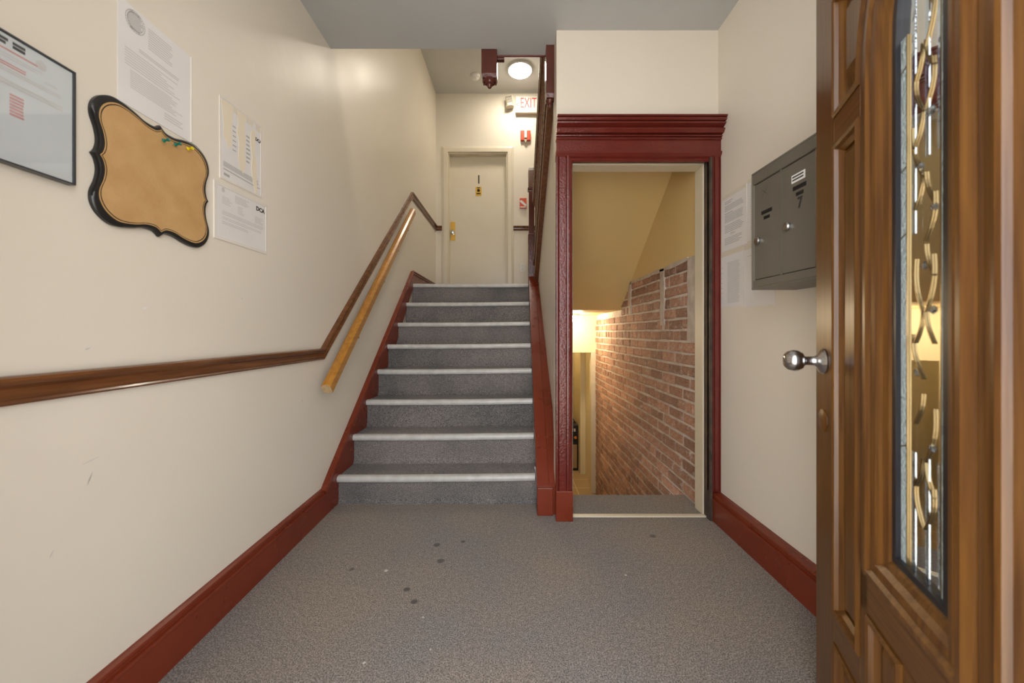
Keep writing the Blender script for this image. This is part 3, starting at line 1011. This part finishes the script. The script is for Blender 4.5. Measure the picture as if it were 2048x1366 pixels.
ol = empty('wall_outlet', 'white double power outlet low on the landing wall', 'outlet', (.170, YB, 1.93))
MB().box(-.036, .036, -.006, 0, -.058, .058).build('plate', 'white_plastic', ol, bevel=.003)
for dz in (-.025, .025):
    s_ = MB().lathe([(.017, 0), (.017, .003), (0, .003)], (0, -.006, dz), (0, -1, 0), 16).build('socket', 'white_plastic', ol, True)
    MB().box(-.008, -.005, -.0096, -.0085, dz - .004, dz + .006).box(.005, .008, -.0096, -.0085, dz - .004, dz + .006).build('slots', 'slot_black', s_)

# ------------------------------------------------------------------ things on the left wall
# local frames: u to the viewer's right, v up, w out of the wall
LW = lambda Y, Z: (lambda u, v, w: (w, u, v))
RWf = lambda u, v, w: (-w, -u, v)
LWf = lambda u, v, w: (w, u, v)


def lines(mb, u0, u1, v0, v1, n, w, fill=.45, jit=.3, words=False):
    h = (v1 - v0) / max(n, 1)
    for i in range(n):
        a, c = u0, u1 - (u1 - u0) * random.uniform(0, jit)
        va = v1 - (i + .5) * h
        mb.box(a, c, va - h * fill / 2, va + h * fill / 2, w - .0002, w) if False else mb.add(
            [(a, va - h * fill / 2, w), (c, va - h * fill / 2, w), (c, va + h * fill / 2, w), (a, va + h * fill / 2, w)], [(0, 1, 2, 3)])


def disc(mb, cu, cv, ru, rv, w, seg=20):
    mb.add([(cu + ru * math.cos(2 * math.pi * k / seg), cv + rv * math.sin(2 * math.pi * k / seg), w) for k in range(seg)], [tuple(range(seg))])


def boxuvw(T, u0, u1, v0, v1, w0, w1):
    m = MB(T)
    vs = [(u, v, w) for u in (u0, u1) for v in (v0, v1) for w in (w0, w1)]
    m.add(vs, [(0, 1, 3, 2), (4, 6, 7, 5), (0, 4, 5, 1), (2, 3, 7, 6), (0, 2, 6, 4), (1, 5, 7, 3)])
    return m


# framed notice
fn = empty('framed_notice', 'printed notice in a thin black frame, leftmost on the left wall', 'framed notice', (XL, .735, 1.542))
hw, hh = .176, .137
MB(LWf).sweep([(-hw, -hh, 0), (hw, -hh, 0), (hw, hh, 0), (-hw, hh, 0)], [(-.0, .001), (0, .021), (.0035, .021), (.0035, .001)], (0, 0, 1), True).build('frame', 'black_frame', fn)
sh = boxuvw(LWf, -hw + .004, hw - .004, -hh + .004, hh - .004, .002, .016).build('sheet', 'paper_cool', fn)
pr = MB(LWf)
lines(pr, -.15, .150, .054, .064, 2, .0166, .55, 0)
lines(pr, -.15, .152, .026, .040, 2, .0166, .55, 0)
lines(pr, -.15, .115, .083, .094, 2, .0166, .4, .1)
lines(pr, .118, .145, .070, .080, 1, .0166, .3, .1)
disc(pr, .112, .108, .010, .011, .0165)
pr.build('print', 'ink_faint', sh, kind='stuff')
pr = MB(LWf)
lines(pr, -.15, .105, .098, .106, 1, .0166, .5, 0)
lines(pr, -.15, .085, .066, .076, 2, .0166, .6, 0)
lines(pr, .058, .082, -.034, .014, 7, .0166, .6, .1)
lines(pr, -.10, -.03, -.034, .014, 7, .0166, .6, .1)
pr.build('red_print', 'ink_red', sh, kind='stuff')
pr = MB(LWf)
for k in range(8):
    lines(pr, -.14 + k * .029, -.117 + k * .029, .110, .126, 2, .0166, .8, .3)
pr.build('bold_heading', 'ink_black', sh, kind='stuff')
boxuvw(LWf, -hw + .006, hw - .006, -hh + .006, hh - .006, .0185, .0195).build('glazing', 'sheet_glass', fn)

# seal notice
sn = empty('seal_notice', 'tall white notice with round grey seal above the brown board', 'paper notice', (XL, 1.144, 1.828))
sht = boxuvw(LWf, -.118, .116, -.142, .146, .0004, .002).build('sheet', 'paper', sn)
boxuvw(LWf, .116, .121, -.140, .146, .0004, .0045).build('sleeve_edge', 'plastic_sleeve', sn)
pr = MB(LWf)
for k in range(11):
    lines(pr, -.095 + .002 * abs(k - 5), -.045 - .002 * abs(k - 5), .082 + k * .0048, .0868 + k * .0048, 1, .0024, .55, .15)
for (ru, n_) in ((.029, 28), (.024, 28)):
    for q in range(n_):
        a = 2 * math.pi * q / n_
        a2 = a + 2 * math.pi / n_ * .8
        pr.add([(-.070 + math.cos(t) * rr_, .108 + math.sin(t) * rr_ * 1.05, .0024) for t, rr_ in ((a, ru), (a2, ru), (a2, ru - .0022), (a, ru - .0022))], [(0, 1, 2, 3)])
pr.build('seal', 'ink', sht)
pr = MB(LWf)
lines(pr, -.032, .055, .060, .125, 9, .0024, .4, .25)
lines(pr, -.06, .075, .030, .042, 2, .0024, .5, .05)
lines(pr, -.10, .08, -.03, .022, 7, .0024, .35, .4)
lines(pr, -.085, .085, -.088, -.035, 9, .0024, .4, .3)
lines(pr, .02, .095, -.118, -.095, 3, .0024, .4, .3)
pr.build('print', 'ink_faint', sht)

# ornate board
ob = empty('ornate_pin_board', 'brown pin board with scalloped black edge on the left wall', 'pin board', (XL, 1.1385, 1.508))


def plaque(a, b_, off=0.0):
    q = [(a - .003, 0, 1), (a - .011, .012, 0), (a - .016, .036, 0), (a - .012, .066, 0), (a - .001, .100, 0), (a - .003, .128, 0), (a - .018, .153, 0), (a - .045, b_ - .002, 0),
         (a - .072, b_, 0), (a - .105, b_ - .006, 0), (a - .135, b_ - .015, 0), (.022, b_ - .016, 0), (.008, b_ - .010, 0)]
    pts = [(x, y) for x, y, _ in q]
    top = pts + [(0, b_ - .003)]
    full = list(top)
    full += [(-x, y) for x, y in reversed(pts)]
    full += [(-x, -y) for x, y in pts[1:]] + [(0, -b_ + .003)]
    full += [(x, -y) for x, y in reversed(pts[1:])]
    # Catmull-Rom smoothing with the four cusps kept sharp
    n = len(full)
    cusp = {i for i, (x, y) in enumerate(full) if abs(x) < 1e-6 or abs(y) < 1e-6}
    out = []
    for i in range(n):
        p1, p2 = Vector(full[i]), Vector(full[(i + 1) % n])
        p0 = Vector(full[i - 1]) if i not in cusp else p1 * 2 - p2
        p3 = Vector(full[(i + 2) % n]) if (i + 1) % n not in cusp else p2 * 2 - p1
        for k in range(4):
            t = k / 4
            out.append(.5 * ((2 * p1) + (p2 - p0) * t + (2 * p0 - 5 * p1 + 4 * p2 - p3) * t * t + (3 * p1 - p0 - 3 * p2 + p3) * t ** 3))
    if off:
        out = [Vector((p.x * (1 - off / a), p.y * (1 - off / b_))) for p in out]
    return out


PA, PB = .186, .172
ring = lambda off, w: [(p.x, p.y, w) for p in plaque(PA, PB, off)]
MB(LWf).loft([ring(.004, .0005), ring(0, .002), ring(0, .011), ring(.004, .0155), ring(.010, .0165), ring(.013, .0165), ring(.013, .0005)], closed=True).build('rim', 'board_black', ob, True)
fr = ring(.012, .0164)
MB(LWf).add([(0, 0, .0164)] + fr, [(0, 1 + i, 1 + (i + 1) % len(fr)) for i in range(len(fr))]).build('face', 'cork', ob)
MB(LWf).loft([ring(.0165, .0160), ring(.0165, .0168), ring(.0185, .0168), ring(.0185, .0160)], closed=True).build('groove', 'board_black', ob)

# push pins
for (y, z, m_, lab) in ((1.136, 1.628, 'pin_green', 'green push pin farthest left on the brown board'), (1.176, 1.636, 'pin_green', 'green push pin between another green pin and the yellow one'),
                        (1.222, 1.645, 'pin_yellow', 'yellow push pin near the right corner of the brown board')):
    g = empty('push_pin', lab, 'push pin', (XL + .0165, y, z), group='push pins in the brown board')
    MB().lathe([(.0005, -.004), (.0006, .008), (.0006, .012)], axis=(1, 0, .15), seg=8).build('needle', 'steel', g, True)
    MB().lathe([(.0056, .009), (.0056, .011), (.0034, .013), (.0030, .020), (.0052, .023), (.0052, .0255), (0, .026)], axis=(1, 0, .15), seg=14).build('head', m_, g, True)

# taped notice with torn strips
tn_ = empty('torn_notice', 'notice covered with torn cream paper strips in a clear sleeve', 'paper notice', (XL, 1.503, 1.777))
sht = boxuvw(LWf, -.110, .113, -.150, .150, .0004, .0016).build('sheet', 'paper', tn_)
MB(LWf).sweep([(-.116, -.156, 0), (.118, -.148, 0), (.116, .158, 0), (-.118, .150, 0)], [(0, 0), (0, .003), (.007, .003), (.007, 0)], (0, 0, 1), True).build('sleeve_edge', 'plastic_sleeve', tn_)
for (pts) in ([(-.108, .14), (-.05, .146), (-.052, .10), (-.060, .06), (-.056, .02), (-.058, -.012), (-.075, -.028), (-.082, -.012), (-.10, .01), (-.096, .05), (-.104, .09)],
              [(-.028, .146), (.020, .148), (.012, .10), (.018, .05), (.012, .0), (.018, -.05), (.006, -.092), (-.012, -.078), (-.022, -.04), (-.018, .02), (-.030, .06), (-.022, .10)],
              [(.050, .10), (.066, .125), (.078, .10), (.072, .03), (.086, -.02), (.084, -.08), (.090, -.14), (.076, -.146), (.062, -.10), (.052, -.05), (.058, .0), (.048, .05)]):
    MB(LWf).prism([(u, v, .0016) for u, v in pts], [(u, v, .0026) for u, v in pts]).build('torn_strip', 'torn_paper', tn_)
for (u0, u1) in ((-.05, -.028), (.020, .062), (.078, .108)):
    boxuvw(LWf, u0, u1, .126, .148, .0016, .0028).build('tape', 'tape', tn_)
pr = MB(LWf)
lines(pr, -.10, .10, -.104, -.084, 4, .0021, .5, .05)
lines(pr, -.10, .105, -.120, -.108, 1, .0021, .3, .0)
lines(pr, -.052, -.032, -.03, .08, 6, .0021, .25, .2)
lines(pr, .022, .045, -.04, .08, 7, .0021, .4, .2)
pr.build('print', 'ink', sht)
pr = MB(LWf)
lines(pr, -.097, -.068, -.138, -.127, 1, .0021, .9, 0)
pr.build('stamp', 'ink', sht)
text_mesh('logo', 'DCA', .018, 'ink_black', lambda a, b_, c: LWf(a + .096, b_ + .088, .0018 + c), tn_, 1.0, .0008, .0003)

# landscape notice
ln_ = empty('landscape_notice', 'wide white notice in a clear sleeve below the torn one', 'paper notice', (XL, 1.507, 1.499))
sht = boxuvw(LWf, -.138, .138, -.100, .100, .0006, .0024).build('sheet', 'paper', ln_)
MB(LWf).sweep([(-.148, -.107, 0), (.149, -.107, 0), (.149, .110, 0), (-.148, .104, 0)], [(0, 0), (0, .004), (.011, .004), (.011, 0)], (0, 0, 1), True).build('sleeve_edge', 'plastic_sleeve', ln_)
pr = MB(LWf)
disc(pr, -.105, .082, .008, .009, .0029)
lines(pr, -.045, .035, .055, .085, 5, .0029, .45, .3)
lines(pr, -.11, -.06, .03, .06, 5, .0029, .35, .4)
lines(pr, -.03, .01, .015, .048, 6, .0029, .35, .4)
lines(pr, .068, .125, .010, .040, 5, .0029, .4, .3)
lines(pr, -.11, .125, -.010, .006, 3, .0029, .4, .05)
lines(pr, -.11, .12, -.028, -.016, 2, .0029, .35, .1)
lines(pr, -.11, .03, -.045, -.033, 2, .0029, .4, .1)
pr.build('print', 'ink_faint', sht)
text_mesh('logo', 'DCA', .024, 'ink_black', lambda a, b_, c: LWf(a + .104, b_ + .074, .0027 + c), ln_, 1.05, .001, .0003)

# ------------------------------------------------------------------ right wall: papers and mailbox
RP = [(1.963, 1.638, .108, .149, 'printed sheet nearest the door casing in the upper row on the right wall', .035),
      (1.740, 1.645, .110, .149, 'printed sheet half hidden behind the mailboxes in the upper row', .0),
      (1.989, 1.324, .110, .140, 'printed sheet with narrow text column nearest the casing in the lower row', .05),
      (1.766, 1.317, .110, .143, 'mostly blank sheet hanging below the mailboxes', .0)]
for i, (yc, zc, hu, hv, lab, _) in enumerate(RP):
    g = empty('posted_sheet', lab, 'paper notice', (XR, yc, zc), group='sheets posted beside the mailboxes')
    sht = boxuvw(RWf, -hu, hu, -hv, hv, .0004, .0016).build('sheet', 'paper', g)
    pr = MB(RWf)
    if i == 0:
        lines(pr, -.08, .0, .100, .118, 2, .002, .4, .3)
        lines(pr, -.08, .085, .062, .094, 5, .002, .4, .1)
        lines(pr, -.08, .0, .046, .054, 1, .002, .5, .2)
        lines(pr, -.08, .085, .0, .044, 7, .002, .4, .1)
        lines(pr, -.08, .085, -.055, -.01, 5, .002, .35, .2)
        lines(pr, -.03, .02, -.07, -.06, 2, .002, .4, .3)
        lines(pr, -.08, .085, -.12, -.08, 5, .002, .35, .3)
    elif i == 1:
        lines(pr, -.085, .06, -.10, .12, 22, .002, .35, .3)
    elif i == 2:
        lines(pr, -.03, .08, -.12, .10, 36, .002, .45, .12)
        lines(pr, -.09, -.07, -.10, .09, 7, .002, .12, .4)
    else:
        lines(pr, -.08, -.04, .10, .11, 1, .002, .3, .3)
    pr.build('print', 'ink_faint' if i != 0 else 'ink', sht)
    if i in (0, 1):
        boxuvw(RWf, -hu + .004, hu - .004, hv - .016, hv + .003, .0016, .0022).build('tape', 'tape', g)
    if i in (2, 3):
        boxuvw(RWf, -hu + .002, hu - .002, hv - .004, hv + .020, .0016, .0022).build('tape', 'tape', g)

mb_ = empty('mailbox', 'dark grey metal mailboxes with two locked doors on the right wall', 'mailbox', (XR, 1.368, 1.459))
MXF, MY = .182, .169
sh_ = boxuvw(RWf, -MY, MY, -.237, .236, 0, MXF - .012)
sh_.build('body', 'mailbox_grey', mb_, bevel=.003)
MB(RWf).sweep([(-MY, -.237, MXF - .012), (MY, -.237, MXF - .012), (MY, .236, MXF - .012), (-MY, .236, MXF - .012)], [(0, 0), (0, .012), (.006, .014), (.012, .010), (.018, .006), (.018, 0)], (0, 0, 1), True).build('rim', 'mailbox_grey', mb_)
boxuvw(RWf, -MY + .01, MY - .01, .186, .226, MXF - .014, MXF + .002).build('top_rail', 'mailbox_grey', mb_, bevel=.003)
boxuvw(RWf, -MY + .01, MY - .01, -.228, -.200, MXF - .014, MXF + .001).build('bottom_rail', 'mailbox_grey', mb_, bevel=.003)
for k in range(2):
    u0 = -MY + .008 + k * .159
    u1 = u0 + .153
    dm = boxuvw(RWf, u0, u1, -.197, .184, MXF - .013, MXF - .004).build('door', 'mailbox_grey', mb_, bevel=.002)
    boxuvw(RWf, u1 - .0005, u1 + .0055, -.205, .190, MXF - .012, MXF - .001).build('hinge_strip', 'steel' if k else 'mailbox_grey', dm)
    um = u0 + .078 + .006 * k
    vs = .052 if k == 0 else .084
    boxuvw(RWf, um - .030, um + .028, vs, vs + .014, MXF - .006, MXF - .0025).build('slot', 'slot_black', dm)
    boxuvw(RWf, um - .016, um + .016, vs - .022, vs - .010, MXF - .006, MXF - .0025).build('slot', 'slot_black', dm)
    lk = MB(RWf).lathe([(.0145, 0), (.0145, .008), (.011, .012), (0, .0122)], (u0 + .030, -.045 if k == 0 else -.033, MXF - .004), (0, 0, 1), 20).build('lock', 'steel', dm, True)
    MB(RWf).box(u0 + .028, u0 + .032, -.050 if k == 0 else -.038, -.040 if k == 0 else -.028, MXF + .0068, MXF + .0076).build('keyhole', 'slot_black', lk)
u0 = -MY + .008 + .159
lb = boxuvw(RWf, u0 + .047, u0 + .108, .112, .140, MXF - .0045, MXF - .003).build('name_label', 'white_sheet', mb_)
pr = MB(RWf)
lines(pr, u0 + .051, u0 + .104, .116, .137, 2, MXF - .0026, .5, .05)
pr.build('print', 'ink_black', lb)
text_mesh('number', '7', .052, 'ink_black', lambda a, b_, c: RWf(a + u0 + .085, b_ + .034, MXF - .0035 + c), mb_, .8, .0015, .0006)
pr = MB(RWf)
uc, vc = -MY + .008 + .066, .138
for s in (1, -1):
    pr.add([(uc - .014, vc - s * .012 - .001, MXF - .0034), (uc + .014, vc + s * .012 - .001, MXF - .0034), (uc + .014, vc + s * .012 + .001, MXF - .0034), (uc - .014, vc - s * .012 + .001, MXF - .0034)], [(0, 1, 2, 3)])
pr.build('scratched_cross', 'ink_black', mb_)

# ------------------------------------------------------------------ open front door leaf (local x from free edge to hinge, y away from viewer)
ang = math.atan2(-.918, -.397)
fd = empty('door_2', 'open varnished oak front door with narrow leaded glass and carved panels', 'door', (.857, 1.05, 0), ang, kind='structure')
DW, DH, DTK = .907, 2.05, .045


def dbox(name, u0, u1, z0, z1, y0=0.0, y1=DTK, m='oak_door', bev=.002, parent=None):
    return MB().box(u0, u1, y0, y1, z0, z1).build(name, m, parent or fd, bevel=bev)


GU0, GU1, GZ0, GZ1 = .350, .557, .585, 1.60      # glass opening edges (to the arch spring)
dbox('stile', 0, .127, .008, DH)
dbox('stile', DW - .127, DW, .008, DH)
dbox('mullion', .268, .302, .278, 1.581)
dbox('mullion', DW - .302, DW - .268, .278, 1.581)
dbox('bottom_rail', .127, DW - .127, .008, .12, m='oak_door_across')
dbox('top_rail', .127, DW - .127, 1.872, DH, m='oak_door_across')
for (a, c) in ((.127, .268), (DW - .268, DW - .127)):
    dbox('cross_rail', a, c, .278, .352, m='oak_door_across')
    dbox('cross_rail', a, c, 1.512, 1.580, m='oak_door_across')
    for (z0, z1) in ((.12, .278), (.352, 1.512)):
        pn_ = dbox('panel', a, c, z0, z1, .018, .034, bev=0)
        MB().loft([[(a + i, y_, z0 + i), (c - i, y_, z0 + i), (c - i, y_, z1 - i), (a + i, y_, z1 - i)] for i, y_ in ((.022, .019), (.046, .006), (.05, .006))]).build('raised_field', 'oak_door', pn_)
        MB().sweep([(a, 0, z0), (c, 0, z0), (c, 0, z1), (a, 0, z1)], [(0, -.018), (0, .003), (.006, .007), (.012, .004), (.015, -.004), (.024, -.012), (.024, -.018)], (0, -1, 0), True).build('panel_moulding', 'oak_door', pn_)
dbox('cross_rail', .268, DW - .268, .467, .547, m='oak_door_across')
dbox('mullion', .43, .477, .12, .467)
for (a, c) in ((.268 + .034, .43), (.477, DW - .302)):
    pn_ = dbox('panel', a, c, .12, .467, .018, .034, bev=0)
    z0, z1 = .12, .467
    MB().loft([[(a + i, y_, z0 + i), (c - i, y_, z0 + i), (c - i, y_, z1 - i), (a + i, y_, z1 - i)] for i, y_ in ((.022, .019), (.044, .006), (.048, .006))]).build('raised_field', 'oak_door', pn_)
    MB().sweep([(a, 0, z0), (c, 0, z0), (c, 0, z1), (a, 0, z1)], [(0, -.018), (0, .003), (.006, .007), (.012, .004), (.015, -.004), (.024, -.012), (.024, -.018)], (0, -1, 0), True).build('panel_moulding', 'oak_door', pn_)
dbox('mullion', .268, .302, .12, .278)
dbox('mullion', DW - .302, DW - .268, .12, .278)


def arch(u0, u1, z0, zs, rise, n=14):
    pts = [(u0, z0), (u1, z0), (u1, zs)]
    uc, ru = (u0 + u1) / 2, (u1 - u0) / 2
    for k in range(1, n):
        a = math.pi * k / n
        pts.append((uc + ru * math.cos(a), zs + rise * math.sin(a)))
    pts.append((u0, zs))
    return pts


# arched band over the glass and the curved panels beside it
ac = DW / 2
rim_o = [(ac - .1855 * math.cos(math.pi * k / 24), 1.58 + .294 * math.sin(math.pi * k / 24)) for k in range(25)]
rim_i = [(ac - .1515 * math.cos(math.pi * k / 24), 1.58 + .26 * math.sin(math.pi * k / 24)) for k in range(25)]
MB().loft([[(a[0], 0, a[1]), (c[0], 0, c[1]), (c[0], DTK, c[1]), (a[0], DTK, a[1])] for a, c in zip(rim_o, rim_i)]).build('arch_band', 'oak_door', fd)
for fl in (False, True):
    P = [(.127, 1.58)] + [p for p in rim_o[:11]] + [(rim_o[10][0], 1.872), (.127, 1.872)]
    P = P[:-2] + [(rim_o[10][0], 1.873), (.127, 1.873)]
    cu_, cv_ = .225, 1.745
    if fl:
        P = [(DW - u, z) for u, z in reversed(P)]
        cu_ = DW - cu_
    pn_ = MB().prism([(u, .018, z) for u, z in P], [(u, .034, z) for u, z in P]).build('panel', 'oak_door', fd)
    sc = lambda k, y_: [(cu_ + (u - cu_) * k, y_, cv_ + (z - cv_) * k) for u, z in P]
    MB().loft([sc(.72, .019), sc(.48, .007), sc(.46, .007)]).build('raised_field', 'oak_door', pn_)
    MB().sweep([(u, 0, z) for u, z in P], [(0, -.018), (0, .003), (.006, .007), (.012, .004), (.015, -.004), (.022, -.012), (.022, -.018)], (0, -1, 0), True).build('panel_moulding', 'oak_door', pn_)
gl_out = arch(.302, DW - .302, .547, 1.58, .26)
MB().sweep([(u, 0, z) for u, z in gl_out], [(0, -.03), (0, .004), (.010, .012), (.020, .012), (.028, .006), (.034, .008), (.046, .006), (.056, -.002), (.066, -.006), (.076, -.016), (.076, -.03)], (0, -1, 0), True).build('glass_frame', 'oak_door', fd)
gin = arch(.376, DW - .376, .621, 1.58, .19)
MB().sweep([(u, .012, z) for u, z in gin], [(0, -.01), (0, .004), (.012, .004), (.012, -.01)], (0, -1, 0), True).build('glazing_strip', 'glazing_black', fd)
gp = arch(.386, DW - .386, .631, 1.58, .182)
pane = MB().prism([(u, .018, z) for u, z in gp], [(u, .022, z) for u, z in gp]).build('glass', 'door_glass', fd)
g0, g1 = .388, DW - .388
MB().box(g0, g0 + .018, .0155, .0178, .633, 1.58).build('textured_strip', 'bevel_white', pane)
MB().box(g1 - .018, g1, .0155, .0178, .633, 1.58).build('textured_strip', 'bevel_white', pane)
for uu in (g0 + .030, g0 + .068, g1 - .030):
    MB().box(uu, uu + .010, .0170, .0178, 1.22 if uu < .45 else 1.34, 1.70).build('bevel_strip', 'bevel_glass', pane)
    MB().box(uu, uu + .010, .0170, .0178, .634, .84).build('bevel_strip', 'bevel_glass', pane)


def came(pts, r_=.0011, name='lead_came'):
    return MB().sweep([(u, .0165, z) for u, z in pts], [(-r_, -.0012), (-r_, .0016), (r_, .0016), (r_, -.0012)], (0, -1, 0)).build(name, 'lead_came', pane)


uc = DW / 2


def leaf(u, z, du, dz, side):
    pts = []
    for k in range(9):
        t = k / 8
        pts.append((u + du * t + side * .016 * math.sin(math.pi * t), z + dz * t))
    return pts


came([(g0 + .019, .633), (g0 + .019, 1.58)])
came([(g1 - .019, .633), (g1 - .019, 1.58)])
for q, zz in enumerate((.72, .83, .97, 1.08, 1.20, 1.31, 1.42, 1.52)):
    for s in (-1, 1):
        if (q + s) % 3:
            came(leaf(uc + s * .003, zz, s * (.020 + .004 * (q % 3)), .075 + .02 * (q % 2), s * .6))
        if (q - s) % 4:
            came(leaf(uc + s * .026, zz + .06, -s * .022, .055, -s * .35))
for zz in (.84, 1.22, 1.34, 1.52):
    came([(g0 + .001, zz), (g0 + .019, zz + .006)])
for (zz, du) in ((.86, .02), (.98, -.02), (1.085, .022), (1.16, .0), (1.25, .025), (1.33, -.012), (1.41, .018)):
    MB().lathe([(.0075, 0), (.005, .003), (0, .0042)], (uc + du, .0178, zz), (0, -1, 0), 8).build('jewel', 'bevel_glass', pane)

kn = MB().lathe([(.033, 0), (.034, .004), (.030, .010), (.016, .016), (.012, .022), (.0115, .040), (.014, .044), (.022, .048), (.0275, .058), (.0285, .068), (.025, .080), (.016, .088), (.010, .089),
                 (.008, .087), (0, .087)], (.062, 0, .972), (0, -1, 0), 32).build('knob', 'steel', fd, True)
MB().lathe([(.006, 0), (.005, .002), (0, .0022)], (.062, -.087, .972), (0, -1, 0), 12).build('keyhole', 'dark_steel', kn)
MB().lathe([(.029, 0), (.029, .003), (.026, .005), (0, .0055)], (.058, 0, .815), (0, -1, 0), 28).build('cover_disc', 'oak_door', fd, True)

# daylight sampling portal in the front entrance
pd = bpy.data.lights.new('entrance_portal', 'AREA')
pd.shape = 'RECTANGLE'
pd.size, pd.size_y = 1.0, 2.62
pd.cycles.is_portal = True
po = bpy.data.objects.new('entrance_portal', pd)
po.location = (.05, YF0 - .0, 1.31)
po.rotation_euler = (math.radians(90), 0, math.radians(0))
COL.objects.link(po)
